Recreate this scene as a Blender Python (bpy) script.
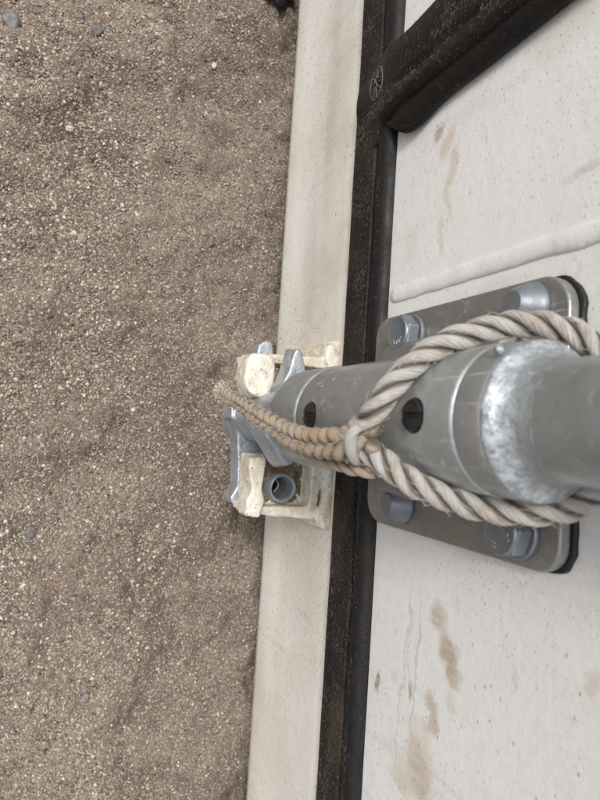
import bpy, bmesh, math, random
import numpy as np
from mathutils import Vector, Matrix, noise
random.seed(7)
rng = np.random.default_rng(11)
for o in list(bpy.data.objects): bpy.data.objects.remove(o)
S = bpy.context.scene
COL = S.collection
R = math.radians

# ------------------------------------------------------------ camera
# metres; door face is the plane y = 0, +y points out of the container, z is up,
# z = 0 is the lower edge of the bolted bracket plate
cam = bpy.data.cameras.new('camera'); camo = bpy.data.objects.new('camera', cam); COL.objects.link(camo)
right = Vector((0.06377809, -0.90953727, 0.41069977)); up = Vector((0.99660902, 0.07948689, 0.02126728)); back = Vector((-0.05198864, 0.40795071, 0.91152257))
M = Matrix((right, up, back)).transposed().to_4x4(); M.translation = (-0.0089867, 0.1708351, 0.2739906)
camo.matrix_world = M
cam.sensor_width = 36; cam.lens = 605.017 / 800 * 36
cam.clip_start = 0.01; cam.clip_end = 200
cam.dof.use_dof = True; cam.dof.focus_distance = 0.32; cam.dof.aperture_fstop = 18
S.camera = camo

# ------------------------------------------------------------ light
SUN_EL, SUN_AZ = 62, 38      # azimuth measured from +y towards +x
w = bpy.data.worlds.new('World'); S.world = w; w.use_nodes = True
wn = w.node_tree; bg = wn.nodes['Background']
sky = wn.nodes.new('ShaderNodeTexSky'); sky.sky_type = 'NISHITA'; sky.sun_disc = False
sky.sun_elevation = R(SUN_EL); sky.sun_rotation = R(SUN_AZ)
sky.air_density = 1.0; sky.dust_density = 4.0; sky.ozone_density = 1.0
hs = wn.nodes.new('ShaderNodeHueSaturation'); hs.inputs['Saturation'].default_value = 0.28
wn.links.new(sky.outputs[0], hs.inputs['Color']); wn.links.new(hs.outputs[0], bg.inputs['Color'])
bg.inputs['Strength'].default_value = 0.115
sun = bpy.data.lights.new('sun', 'SUN'); suno = bpy.data.objects.new('sun', sun); COL.objects.link(suno)
sun.energy = 1.5; sun.angle = R(12); sun.color = (1.0, 0.965, 0.92)
sd = Vector((math.sin(R(SUN_AZ)) * math.cos(R(SUN_EL)), math.cos(R(SUN_AZ)) * math.cos(R(SUN_EL)), math.sin(R(SUN_EL))))
suno.rotation_euler = sd.to_track_quat('Z', 'Y').to_euler()
S.view_settings.view_transform = 'Standard'; S.view_settings.look = 'None'
S.view_settings.gamma = 1; S.view_settings.exposure = 0.42

# ------------------------------------------------------------ helpers
def link(name, me, mat=None, parent=None, smooth=False):
    o = bpy.data.objects.new(name, me); COL.objects.link(o)
    if mat: me.materials.append(mat)
    if parent: o.parent = parent
    if smooth:
        for p in me.polygons: p.use_smooth = True
    return o
def obj(name, bm, mat=None, parent=None, smooth=False, angle=None):
    bmesh.ops.recalc_face_normals(bm, faces=bm.faces)
    me = bpy.data.meshes.new(name); bm.to_mesh(me); bm.free()
    o = link(name, me, mat, parent, smooth or angle is not None)
    if angle is not None: me.set_sharp_from_angle(angle=R(angle))
    return o
def tag(o, label=None, cat=None, group=None, kind=None):
    if label: o['label'] = label
    if cat: o['category'] = cat
    if group: o['group'] = group
    if kind: o['kind'] = kind
    return o
def empty(name, loc=(0, 0, 0)):
    o = bpy.data.objects.new(name, None); COL.objects.link(o); o.location = loc; o.empty_display_size = .02; return o
def box(bm, x0, x1, y0, y1, z0, z1):
    vs = [bm.verts.new((x, y, z)) for x in (x0, x1) for y in (y0, y1) for z in (z0, z1)]
    for f in ((0,1,3,2),(4,6,7,5),(0,4,5,1),(2,3,7,6),(0,2,6,4),(1,5,7,3)): bm.faces.new([vs[i] for i in f])
def chaikin(p, n=2):
    for _ in range(n):
        q = []
        for i in range(len(p)):
            a, b = p[i], p[(i+1) % len(p)]; q += [(a[0]*.75+b[0]*.25, a[1]*.75+b[1]*.25), (a[0]*.25+b[0]*.75, a[1]*.25+b[1]*.75)]
        p = q
    return p
def prism(bm, pts, z0, z1, axis='z', taper=1.0):
    cx = sum(p[0] for p in pts)/len(pts); cy = sum(p[1] for p in pts)/len(pts)
    def mk(p, h, t=1.0):
        a = cx+(p[0]-cx)*t; b = cy+(p[1]-cy)*t
        return (a, b, h) if axis == 'z' else (a, h, b)
    lo = [bm.verts.new(mk(p, z0)) for p in pts]; hi = [bm.verts.new(mk(p, z1, taper)) for p in pts]
    bm.faces.new(lo); bm.faces.new(list(reversed(hi)))
    n = len(pts)
    for i in range(n): bm.faces.new((lo[i], lo[(i+1) % n], hi[(i+1) % n], hi[i]))
def lathe(bm, prof, cx=0, cy=0, axis='z', seg=96, cap=True):
    """prof: list of (radius, height)"""
    rings = []
    for r, h in prof:
        ring = []
        for i in range(seg):
            a = 2*math.pi*i/seg
            if axis == 'z': ring.append(bm.verts.new((cx+r*math.cos(a), cy+r*math.sin(a), h)))
            else: ring.append(bm.verts.new((cx+r*math.cos(a), h, cy+r*math.sin(a))))
        rings.append(ring)
    for a, b in zip(rings, rings[1:]):
        for i in range(seg): bm.faces.new((a[i], a[(i+1) % seg], b[(i+1) % seg], b[i]))
    if cap: bm.faces.new(rings[0]); bm.faces.new(rings[-1])
def rounded_rect(x0, x1, z0, z1, r, n=8):
    rr = r if isinstance(r, (list, tuple)) else [r]*4
    pts = []
    for (cx, cz, a0, q) in ((x1, z1, 0, rr[0]), (x0, z1, 90, rr[1]), (x0, z0, 180, rr[2]), (x1, z0, 270, rr[3])):
        sx = cx-q if cx == x1 else cx+q; sz = cz-q if cz == z1 else cz+q
        for i in range(n+1):
            a = R(a0+90*i/n); pts.append((sx+q*math.cos(a), sz+q*math.sin(a)))
    return pts
def bevel(o, wd, seg=3, ang=35):
    m = o.modifiers.new('bevel', 'BEVEL'); m.width = wd; m.segments = seg; m.limit_method = 'ANGLE'; m.angle_limit = R(ang)
    m.harden_normals = False
    return o
def catmull(P, n):
    P = [Vector(p) for p in P]; out = []
    Q = [P[0]*2-P[1]] + P + [P[-1]*2-P[-2]]
    for i in range(1, len(Q)-2):
        a, b, c, d = Q[i-1:i+3]
        for k in range(n):
            t = k/n
            out.append(0.5*((2*b)+(c-a)*t+(2*a-5*b+4*c-d)*t*t+(3*b-3*c+d-a)*t**3))
    out.append(P[-1]); return out
def resample(P, step):
    L = [0]
    for a, b in zip(P, P[1:]): L.append(L[-1]+(b-a).length)
    n = max(2, int(L[-1]/step)); out = []; j = 0
    for i in range(n+1):
        s = L[-1]*i/n
        while j < len(L)-2 and L[j+1] < s: j += 1
        t = (s-L[j])/max(1e-9, L[j+1]-L[j]); out.append(P[j].lerp(P[j+1], min(1, max(0, t))))
    return out, L[-1]
def frames(P):
    T = [(P[min(i+1, len(P)-1)]-P[max(i-1, 0)]).normalized() for i in range(len(P))]
    u = T[0].orthogonal().normalized(); U = []
    for t in T:
        u = (u - t*u.dot(t)).normalized(); U.append(u)
    return T, U
def tube_np(P, rad, seg=14, squash=None, uvs=True):
    """returns verts, faces, uv for a tube; rad is scalar or list"""
    T, U = frames(P); V = []; F = []; UV = []; s = 0
    for i, p in enumerate(P):
        if i: s += (P[i]-P[i-1]).length
        r = rad[i] if hasattr(rad, '__len__') else rad
        b = T[i].cross(U[i])
        for k in range(seg):
            a = 2*math.pi*k/seg
            V.append(p + (U[i]*math.cos(a)+b*math.sin(a))*r)
            UV.append((k/seg, s))
    for i in range(len(P)-1):
        for k in range(seg):
            F.append((i*seg+k, i*seg+(k+1) % seg, (i+1)*seg+(k+1) % seg, (i+1)*seg+k))
    F.append(tuple(range(seg-1, -1, -1))); F.append(tuple((len(P)-1)*seg+k for k in range(seg)))
    return V, F, UV
def tubes_mesh(name, tubes, mat, parent=None, seg=14, centre=None):
    V = []; F = []; A = []; G = []
    for P, rad in tubes:
        v, f, uv = tube_np(P, rad, seg); o = len(V)
        for i, p_ in enumerate(P):
            for k in range(seg):
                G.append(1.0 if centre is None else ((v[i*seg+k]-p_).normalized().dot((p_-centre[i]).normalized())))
        V += v; F += [tuple(i+o for i in q) for q in f]; A += uv
    me = bpy.data.meshes.new(name); me.from_pydata([tuple(v) for v in V], [], F)
    at = me.attributes.new('strand', 'FLOAT_VECTOR', 'POINT')
    # angle stored as cos/sin so that the seam does not show, plus length in metres
    at.data.foreach_set('vector', [c for (a, s) in A for c in (math.cos(2*math.pi*a), math.sin(2*math.pi*a), s)])
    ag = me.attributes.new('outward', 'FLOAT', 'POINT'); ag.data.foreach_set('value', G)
    return link(name, me, mat, parent, True)

# ------------------------------------------------------------ node helpers
class NT:
    def __init__(s, name):
        s.m = bpy.data.materials.new(name); s.m.use_nodes = True; s.t = s.m.node_tree; s.t.nodes.clear()
        s.out = s.n('ShaderNodeOutputMaterial'); s.p = s.n('ShaderNodeBsdfPrincipled'); s.l(s.p.outputs[0], s.out.inputs[0])
        s.co = s.n('ShaderNodeTexCoord').outputs['Object']
    def n(s, k): return s.t.nodes.new(k)
    def l(s, a, b): s.t.links.new(a, b)
    def put(s, v, i):
        if hasattr(v, 'links'): s.l(v, i)
        elif v is not None: i.default_value = v
    def map(s, scale=(1,1,1), loc=(0,0,0), rot=(0,0,0), src=None):
        m = s.n('ShaderNodeMapping'); m.inputs['Scale'].default_value = scale; m.inputs['Location'].default_value = loc; m.inputs['Rotation'].default_value = rot
        s.l(src or s.co, m.inputs['Vector']); return m.outputs[0]
    def noise(s, sc, det=4, rough=.55, vec=None, dist=0, col=False):
        x = s.n('ShaderNodeTexNoise'); x.inputs['Scale'].default_value = sc; x.inputs['Detail'].default_value = det
        x.inputs['Roughness'].default_value = rough; x.inputs['Distortion'].default_value = dist
        s.l(vec or s.co, x.inputs['Vector']); return x.outputs['Color' if col else 'Fac']
    def vor(s, sc, vec=None, feat='F1', rnd=1, out='Distance'):
        x = s.n('ShaderNodeTexVoronoi'); x.feature = feat; x.inputs['Scale'].default_value = sc; x.inputs['Randomness'].default_value = rnd
        s.l(vec or s.co, x.inputs['Vector']); return x.outputs[out]
    def ramp(s, v, a, b, lo=0., hi=1.):
        x = s.n('ShaderNodeMapRange'); x.inputs['From Min'].default_value = a; x.inputs['From Max'].default_value = b
        x.inputs['To Min'].default_value = lo; x.inputs['To Max'].default_value = hi; x.interpolation_type = 'SMOOTHSTEP'
        s.l(v, x.inputs['Value']); return x.outputs[0]
    def math(s, op, a, b=None, clamp=False):
        x = s.n('ShaderNodeMath'); x.operation = op; x.use_clamp = clamp
        s.put(a, x.inputs[0]); s.put(b, x.inputs[1]); return x.outputs[0]
    def mix(s, f, a, b):
        x = s.n('ShaderNodeMix'); x.data_type = 'RGBA'
        s.put(f, x.inputs[0]); s.put(a if hasattr(a, 'links') else (*a, 1), x.inputs[6]); s.put(b if hasattr(b, 'links') else (*b, 1), x.inputs[7]); return x.outputs[2]
    def bump(s, h, strength, dist, nrm=None):
        x = s.n('ShaderNodeBump'); x.inputs['Strength'].default_value = strength; x.inputs['Distance'].default_value = dist
        s.l(h, x.inputs['Height'])
        if nrm: s.l(nrm, x.inputs['Normal'])
        return x.outputs[0]
    def cramp(s, v, stops):
        x = s.n('ShaderNodeValToRGB'); e = x.color_ramp.elements
        while len(e) < len(stops): e.new(.5)
        for q, (p, c) in zip(e, stops): q.position = p; q.color = (*c, 1)
        s.l(v, x.inputs[0]); return x.outputs[0]
    def ellipse(s, x, z, rx, rz, rot, warp):
        """soft-edged patch on an xz face"""
        c, sn = math.cos(rot), math.sin(rot)
        m = s.n('ShaderNodeMapping'); m.vector_type = 'TEXTURE'
        m.inputs['Location'].default_value = (x, 0, z); m.inputs['Rotation'].default_value = (0, rot, 0); m.inputs['Scale'].default_value = (rx, 1e6, rz)
        s.l(warp, m.inputs['Vector'])
        ln = s.n('ShaderNodeVectorMath'); ln.operation = 'LENGTH'; s.l(m.outputs[0], ln.inputs[0])
        return s.ramp(ln.outputs['Value'], 1.30, .40)

def wrp(t):
    v = t.n('ShaderNodeVectorMath'); v.operation = 'MULTIPLY_ADD'; t.l(t.noise(350, 3, .6, col=True), v.inputs[0]); v.inputs[1].default_value = (.0012,)*3; t.l(t.co, v.inputs[2]); return v.outputs[0]
def loc_vec(t, r): return t.map((1, 1, 1), loc=(r*.37, r*.11, 0))
def mat_white(name, base, stains=(), dirt=.3, warm=(.60, .50, .38), rough=.5, specks=1.0, bumpy=.25, spk=1.0, cutd=0.):
    t = NT(name)
    big = t.noise(9, 4, .6); fine = t.noise(240, 4, .7)
    c = t.mix(t.ramp(big, .35, .72, 0, dirt), base, warm)
    c = t.mix(t.ramp(fine, .42, .70, 0, .22), c, tuple(b*.70 for b in base))
    # thin vertical run-off grime
    st = t.noise(60, 5, .65, t.map((1, 1, .12)))
    c = t.mix(t.ramp(st, .54, .78, 0, .30), c, (.42, .36, .29))
    if stains:
        wv = t.noise(75, 4, .6, col=True)
        vm = t.n('ShaderNodeVectorMath'); vm.operation = 'MULTIPLY_ADD'; t.l(wv, vm.inputs[0]); vm.inputs[1].default_value = (.013,)*3
        ad = t.n('ShaderNodeVectorMath'); ad.operation = 'SUBTRACT'; t.l(t.co, ad.inputs[0]); ad.inputs[1].default_value = (.0065,)*3
        t.l(ad.outputs[0], vm.inputs[2])
        brush = t.noise(260, 4, .7, t.map((1, 1, .22), rot=(0, R(38), 0)))
        for (x, z, rx, rz, rot, amt, colr) in stains:
            e = t.ellipse(x, z, rx, rz, R(rot), vm.outputs[0])
            f = t.math('MULTIPLY', e, t.ramp(brush, .28, .64, .5*min(1, amt*1.15), min(1, amt*1.15)))
            c = t.mix(f, c, colr)
    # specks of soil and chipped paint, elongated
    for sc, th, amt, sx, cut in ((95, .055, .60, .36, .55), (190, .10, .55, .45, .50), (330, .17, .55, .50, .42), (600, .25, .50, .6, .36), (45, .026, .6, .30, .50)):
        vec = t.map((sx, 1, 1), rot=(0, R(-18), 0), loc=(sc*.013, 0, 0), src=wrp(t))
        th *= spk; cut += cutd; d = t.vor(sc, vec); sel = t.vor(sc, vec, out='Color')
        sp = t.n('ShaderNodeSeparateColor'); t.l(sel, sp.inputs[0])
        f = t.math('MULTIPLY', t.ramp(d, th, th*.55), t.ramp(sp.outputs[0], cut, cut+.08, 0, amt*specks))
        f = t.math('MULTIPLY', f, t.ramp(t.noise(11, 3, .6, loc_vec(t, sc)), .42, .60, .06, 1), clamp=True)
        c = t.mix(f, c, t.mix(sp.outputs[1], (.12, .095, .075), (.34, .25, .17)))
    # faint pinkish and grey rubbed scuffs
    sc_ = t.noise(120, 4, .7, t.map((.35, 1, 1), rot=(0, R(25), 0)))
    c = t.mix(t.ramp(sc_, .60, .74, 0, .35), c, (.47, .42, .38))
    t.l(c, t.p.inputs['Base Color'])
    t.l(t.ramp(t.noise(40, 3), .3, .7, rough-.08, rough+.15), t.p.inputs['Roughness'])
    h = t.math('ADD', t.noise(420, 3, .6), t.math('MULTIPLY', t.noise(60, 3), 2.0))
    t.l(t.bump(h, bumpy, .0006), t.p.inputs['Normal'])
    return t.m

BR = (.47, .365, .26); TAN = (.62, .54, .43); GRY = (.42, .40, .38)
door_stains = [ # x, z, rx, rz, rot, amount, colour
    (.1395, .0365, .0045, .004, 20, .85, (.43, .33, .23)), (.131, .0440, .008, .0038, -30, .7, TAN), (.119, .0490, .010, .0036, -8, .7, TAN), (.104, .0470, .010, .0032, 10, .6, TAN), (.088, .0425, .011, .0026, 14, .5, TAN),
    (.089, .019, .010, .006, 0, .3, TAN), (.150, .112, .012, .022, 0, .3, TAN),
    (-.0862, .054, .0065, .0055, 40, .62, BR), (-.0985, .0625, .0085, .0065, 35, .85, BR), (-.108, .067, .0055, .006, 10, .7, BR),
    (-.1188, .0655, .005, .004, 0, .45, TAN), (-.124, .053, .006, .005, 25, .55, BR), (-.133, .054, .008, .0045, -30, .6, BR),
    (-.142, .045, .010, .009, 30, .45, TAN), (-.156, .046, .014, .010, 20, .6, BR), (-.166, .034, .008, .010, 0, .6, TAN),
    (-.1305, .0078, .0055, .0022, 0, .95, (.36, .25, .16)), (-.126, .036, .005, .0022, 0, .75, (.42, .31, .2)), (-.125, .022, .004, .003, 0, .4, TAN),
    (-.117, .040, .040, .0010, -2, .45, GRY), (-.122, .030, .045, .0009, -5, .35, GRY), (-.108, .034, .030, .0009, 3, .3, GRY),
    (-.083, .134, .004, .004, 0, .6, TAN), (.0885, .124, .0026, .010, 0, .35, (.45, .33, .32)),
    (-.16, .088, .02, .012, 0, .12, TAN), (.055, .145, .01, .02, 0, .15, TAN)]
m_door = mat_white('door_paint', (.80, .805, .79), door_stains, dirt=.16, specks=1.0)
m_doorB = mat_white('second_door_paint', (.80, .805, .79), (), dirt=.18)
sill_st = [(.10, -.11, .09, .012, 0, .25, GRY), (-.10, -.12, .12, .009, 0, .2, TAN), (.22, -.09, .1, .010, 0, .22, GRY), (.02, -.06, .03, .01, 0, .35, TAN)]
m_sill = mat_white('sill_paint', (.80, .775, .715), sill_st, dirt=.6, warm=(.60, .53, .42), specks=1.15, spk=1.3, cutd=-.14)
m_body = mat_white('container_paint', (.74, .73, .70), (), dirt=.3)

def mat_keeper():
    t = NT('keeper_paint')
    c = t.mix(t.ramp(t.noise(70, 5, .65), .34, .68), (.80, .775, .70), (.62, .54, .41))
    c = t.mix(t.ramp(t.noise(320, 4, .7), .55, .70, 0, .6), c, (.34, .22, .11))
    c = t.mix(t.ramp(t.noise(130, 5, .7, loc_vec(t, 4)), .58, .66, 0, .45), c, (.24, .21, .18))   # paint chipped back to metal
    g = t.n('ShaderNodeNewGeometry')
    c = t.mix(t.ramp(g.outputs['Pointiness'], .50, .40, 0, .75), c, (.20, .155, .11))   # darker brown in the casting's concave corners
    c = t.mix(t.ramp(t.vor(260), .17, .08, 0, .8), c, (.10, .08, .06))
    t.l(c, t.p.inputs['Base Color']); t.p.inputs['Roughness'].default_value = .55
    c2 = t.ramp(t.vor(150, wrp(t)), .10, .30)
    t.l(t.bump(t.math('ADD', t.math('ADD', t.noise(180, 4, .6), t.math('MULTIPLY', t.noise(700, 3), .5)), t.math('MULTIPLY', c2, .3)), .55, .0008), t.p.inputs['Normal'])
    return t.m
m_keeper = mat_keeper()
def mat_soil_pack():
    t = NT('packed_soil')
    c = t.mix(t.vor(700, out='Color'), (.12, .09, .06), (.36, .28, .19))
    c = t.mix(t.ramp(t.noise(160, 3), .5, .7, 0, .5), c, (.6, .54, .42))
    t.l(c, t.p.inputs['Base Color']); t.p.inputs['Roughness'].default_value = .95
    t.l(t.bump(t.noise(900, 4, .7), 1, .001), t.p.inputs['Normal']); return t.m
m_soil = mat_soil_pack()

def mat_galv(name, base=(.50, .52, .52), metal=.72, rough=.42, dusty=.3, blotch=.3, white=.3, bumpy=.2, scratch=.4, fade=None):
    t = NT(name)
    cell = t.vor(170, t.map((1, 1, 1)), out='Color'); sp = t.n('ShaderNodeSeparateColor'); t.l(cell, sp.inputs[0])
    c = t.mix(t.math('MULTIPLY', sp.outputs[0], blotch), base, tuple(b*.60 for b in base))
    c = t.mix(t.ramp(t.noise(55, 5, .65), .42, .70, 0, dusty), c, (.36, .30, .23))
    wmask = t.math('MULTIPLY', t.ramp(t.noise(210, 5, .75, dist=.6), .56, .68, 0, 1), t.ramp(t.noise(38, 3), .42, .62, 0, 1))
    c = t.mix(t.math('MULTIPLY', wmask, white), c, (.74, .75, .75))
    c = t.mix(t.ramp(t.vor(300), .10, .05, 0, .65), c, (.09, .08, .07))
    sc = t.noise(300, 4, .6, t.map((1, 1, .10), rot=(0, R(8), 0)))
    c = t.mix(t.ramp(sc, .62, .74, 0, scratch), c, (.72, .72, .71))
    if fade:   # mottled zinc with the upturned shoulder's highlight painted in, fading up the tube
        sz = t.n('ShaderNodeSeparateXYZ'); t.l(t.co, sz.inputs[0])
        zz = t.math('ADD', sz.outputs[2], t.math('MULTIPLY', t.math('SUBTRACT', t.noise(160, 4, .7), .5), .012))
        c = t.mix(t.ramp(zz, fade[0], fade[1]), t.mix(t.ramp(t.noise(300, 5, .75), .40, .58), (.27, .295, .32), (.52, .55, .58)), c)
    t.l(c, t.p.inputs['Base Color'])
    t.l(t.math('SUBTRACT', metal, t.math('MULTIPLY', wmask, .4)), t.p.inputs['Metallic'])
    r = t.math('ADD', t.ramp(t.noise(120, 4), .3, .7, rough-.10, rough+.12), t.math('MULTIPLY', wmask, .15)); t.l(r, t.p.inputs['Roughness'])
    h = t.math('ADD', t.noise(420, 4, .6), t.math('MULTIPLY', t.noise(90, 3), 1.6))
    t.l(t.bump(h, bumpy, .0005), t.p.inputs['Normal']); return t.m
m_sleeve = mat_galv('sleeve_zinc', (.40, .425, .43), .60, .38, .16, .35, .60, .4, .7)
m_pipe = mat_galv('pipe_zinc', (.375, .41, .42), .65, .34, .16, .25, .3, .3)
m_weld = mat_galv('weld_zinc', (.32, .345, .36), .50, .50, .10, .45, .40, 1.2, fade=(.1490, .1570))
m_plate = mat_galv('plate_zinc', (.315, .325, .32), .62, .40, .28, .35, .35)
m_cam = mat_galv('cam_zinc', (.46, .505, .55), .50, .42, .12, .60, .9, .7)
m_bolt = mat_galv('bolt_zinc', (.235, .26, .29), .55, .42, .10, .3, .25, .25, .1)
m_mark = mat_galv('mark_zinc', (.60, .63, .68), .6, .4, .1, .2, .2)

def mat_rubber(name, dust=.5):
    t = NT(name)
    c = t.mix(t.ramp(t.noise(35, 5, .65), .35, .70, 0, dust), (.008, .0075, .008), (.036, .028, .021))
    t.p.inputs['Specular IOR Level'].default_value = .28
    c = t.mix(t.ramp(t.noise(26, 4, .6, t.map((.25, 1, 1), loc=(3, 1, 2))), .56, .70, 0, dust*.8), c, (.085, .058, .035))
    # lint and scuffs
    for sc, rot, th in ((300, 20, .030), (420, 75, .035), (240, 130, .022), (520, 160, .04)):
        v = t.map((1, 1, .40), rot=(0, R(rot), 0), loc=(rot, 0, 0), src=wrp(t))
        d = t.vor(sc, v, 'DISTANCE_TO_EDGE'); k = t.noise(sc*1.2, 3, .6, loc_vec(t, rot))
        c = t.mix(t.math('MULTIPLY', t.ramp(d, th, 0), t.ramp(k, .58, .66, 0, .75*dust+.06)), c, (.30, .27, .24))
    c = t.mix(t.math('MULTIPLY', t.ramp(t.vor(900), .26, .14), t.ramp(t.noise(60, 3), .45, .62, 0, .6*dust)), c, (.26, .22, .18))
    t.l(c, t.p.inputs['Base Color']); t.l(t.ramp(t.noise(60, 3), .3, .7, .40, .66), t.p.inputs['Roughness'])
    t.l(t.bump(t.math('ADD', t.noise(500, 4, .7), t.noise(70, 3)), .45, .0006), t.p.inputs['Normal']); return t.m
def loc_vec(t, r): return t.map((1, 1, 1), loc=(r*.37, r*.11, 0))
m_rub = mat_rubber('gasket_rubber', .55)
m_rub2 = mat_rubber('lip_rubber', .18)
def mat_simple(name, col, rough=.6, metal=0, bump=0, sc=300):
    t = NT(name); c = t.mix(t.noise(sc*.3, 4), tuple(x*.75 for x in col), tuple(min(1, x*1.25) for x in col))
    t.l(c, t.p.inputs['Base Color']); t.p.inputs['Roughness'].default_value = rough; t.p.inputs['Metallic'].default_value = metal
    if bump: t.l(t.bump(t.noise(sc, 4), bump, .0005), t.p.inputs['Normal'])
    return t.m
m_emblem = mat_simple('scuffed_rubber', (.12, .108, .095), .7)
m_plug = mat_simple('black_plastic', (.014, .014, .015), .38, 0, .3)
m_seal = mat_simple('black_sealant', (.012, .011, .011), .5, 0, .9, 260)
m_dark = mat_simple('socket_shade', (.05, .045, .04), .9)

def mat_rope(name, base, dirt, sheen=.35):
    t = NT(name); a = t.n('ShaderNodeAttribute'); a.attribute_name = 'strand'
    # yarns wind around each strand against the lay: rotate the (cos, sin) by the length
    sx = t.n('ShaderNodeSeparateXYZ'); t.l(a.outputs['Vector'], sx.inputs[0])
    ang = t.math('ARCTAN2', sx.outputs[1], sx.outputs[0])
    ph = t.math('ADD', t.math('MULTIPLY', ang, 9.0), t.math('MULTIPLY', sx.outputs[2], -2600.0))
    yarn = t.math('SINE', ph)
    fib = t.noise(1, 3, .6, t.map((1, 1, 1), src=None))
    cx = t.n('ShaderNodeCombineXYZ'); t.l(t.math('MULTIPLY', t.math('SINE', t.math('ADD', ang, t.math('MULTIPLY', sx.outputs[2], -290.0))), 14.0), cx.inputs[0])
    t.l(t.math('MULTIPLY', t.math('COSINE', t.math('ADD', ang, t.math('MULTIPLY', sx.outputs[2], -290.0))), 14.0), cx.inputs[1]); t.l(t.math('MULTIPLY', sx.outputs[2], 60.0), cx.inputs[2])
    fib = t.noise(1.0, 4, .65, cx.outputs[0])
    c = t.mix(t.ramp(fib, .36, .66), base, tuple(b*.58 for b in base))
    c = t.mix(t.ramp(yarn, -.3, -1, 0, .22), c, tuple(b*.4 for b in base))
    c = t.mix(t.ramp(t.noise(110, 4, .65), .44, .70, 0, dirt), c, (.40, .28, .165))
    c = t.mix(t.ramp(t.noise(60, 4, .65, loc_vec(t, 9)), .56, .72, 0, dirt*.9), c, (.25, .19, .14))
    # soil in the lay, plus painted groove shade between the strands
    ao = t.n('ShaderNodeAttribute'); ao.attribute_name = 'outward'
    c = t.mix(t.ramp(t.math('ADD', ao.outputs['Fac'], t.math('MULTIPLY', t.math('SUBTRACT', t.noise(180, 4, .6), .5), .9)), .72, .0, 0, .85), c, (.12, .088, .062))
    t.l(c, t.p.inputs['Base Color']); t.p.inputs['Roughness'].default_value = .46
    t.p.inputs['Specular IOR Level'].default_value = .5
    t.p.inputs['Sheen Weight'].default_value = sheen*.4
    h = t.math('ADD', t.math('MULTIPLY', fib, 1.4), t.math('MULTIPLY', yarn, .30))
    t.l(t.bump(h, .8, .0006), t.p.inputs['Normal']); return t.m
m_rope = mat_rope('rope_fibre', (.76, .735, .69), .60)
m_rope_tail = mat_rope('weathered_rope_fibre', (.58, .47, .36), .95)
m_fibre = mat_simple('loose_fibre', (.58, .49, .39), .7, 0, 0, 900)

# ------------------------------------------------------------ the ground
GZ = -.215
def field(nx, ny, dx, corr, seed):
    """smooth random field by filtering white noise"""
    g = np.random.default_rng(seed).standard_normal((ny, nx)); f = np.fft.rfft2(g)
    ky = np.fft.fftfreq(ny, dx)[:, None]; kx = np.fft.rfftfreq(nx, dx)[None, :]
    f *= np.exp(-(kx**2+ky**2)*(corr**2)*2); h = np.fft.irfft2(f, s=(ny, nx)); return h/h.std()
X0, X1, Y0, Y1, DX = -.46, .50, -.10, .40, .0018
nx = int((X1-X0)/DX)+1; ny = int((Y1-Y0)/DX)+1
H = (.0034*field(nx, ny, DX, .055, 3)+.0017*field(nx, ny, DX, .020, 4)+.0007*field(nx, ny, DX, .008, 5)+.00035*field(nx, ny, DX, .003, 6))
xs = np.linspace(X0, X1, nx); ys = np.linspace(Y0, Y1, ny); XX, YY = np.meshgrid(xs, ys)
# soft hummocks and finger-wide furrows at the top left of the view
for (a, b, r, h) in ((.262, .188, .020, .006), (.235, .165, .022, .007), (.275, .13, .018, .005), (.205, .15, .020, -.006), (.243, .140, .014, -.004), (.22, .06, .022, .006), (.19, .10, .02, .003), (.30, .075, .02, -.006), (.16, .13, .028, -.004), (.07, .10, .03, .004), (-.02, .15, .05, .004)):
    H += h*np.exp(-((XX-a)**2+((YY-b)*1.3)**2)/(2*(r*.62)**2))
H += .006*np.exp(-((YY-.0)/.03)**2)       # sand banked up towards the container
def ground_h(x, y):
    i = min(max(int((x-X0)/DX), 0), nx-1); j = min(max(int((y-Y0)/DX), 0), ny-1); return GZ + H[j, i]
edge = np.minimum.reduce([XX-X0, X1-XX, YY-Y0, Y1-YY]); fade = np.clip(edge/.05, 0, 1); H = H*fade
def mat_sand():
    t = NT('sandy_soil')
    c = t.mix(t.ramp(t.noise(10, 5, .6), .38, .62), (.30, .240, .195), (.175, .136, .108))
    c = t.mix(t.ramp(t.noise(600, 3, .7), .40, .66, 0, .75), c, (.15, .118, .09))
    g = t.vor(1150, out='Color'); gs = t.n('ShaderNodeSeparateColor'); t.l(g, gs.inputs[0])
    c = t.mix(t.ramp(gs.outputs[0], .80, .86, 0, .7), c, (.52, .46, .38))
    c = t.mix(t.ramp(gs.outputs[1], .82, .88, 0, .7), c, (.10, .09, .08))
    t.l(c, t.p.inputs['Base Color']); t.p.inputs['Roughness'].default_value = .95; t.p.inputs['Specular IOR Level'].default_value = .2
    h = t.math('ADD', t.vor(1150), t.noise(420, 4, .7)); t.l(t.bump(h, .9, .0008), t.p.inputs['Normal']); return t.m
m_sand = mat_sand()
V = np.stack([XX, YY, GZ+H], -1).reshape(-1, 3)
idx = np.arange(nx*ny).reshape(ny, nx); q = np.stack([idx[:-1, :-1], idx[:-1, 1:], idx[1:, 1:], idx[1:, :-1]], -1).reshape(-1, 4)
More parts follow.
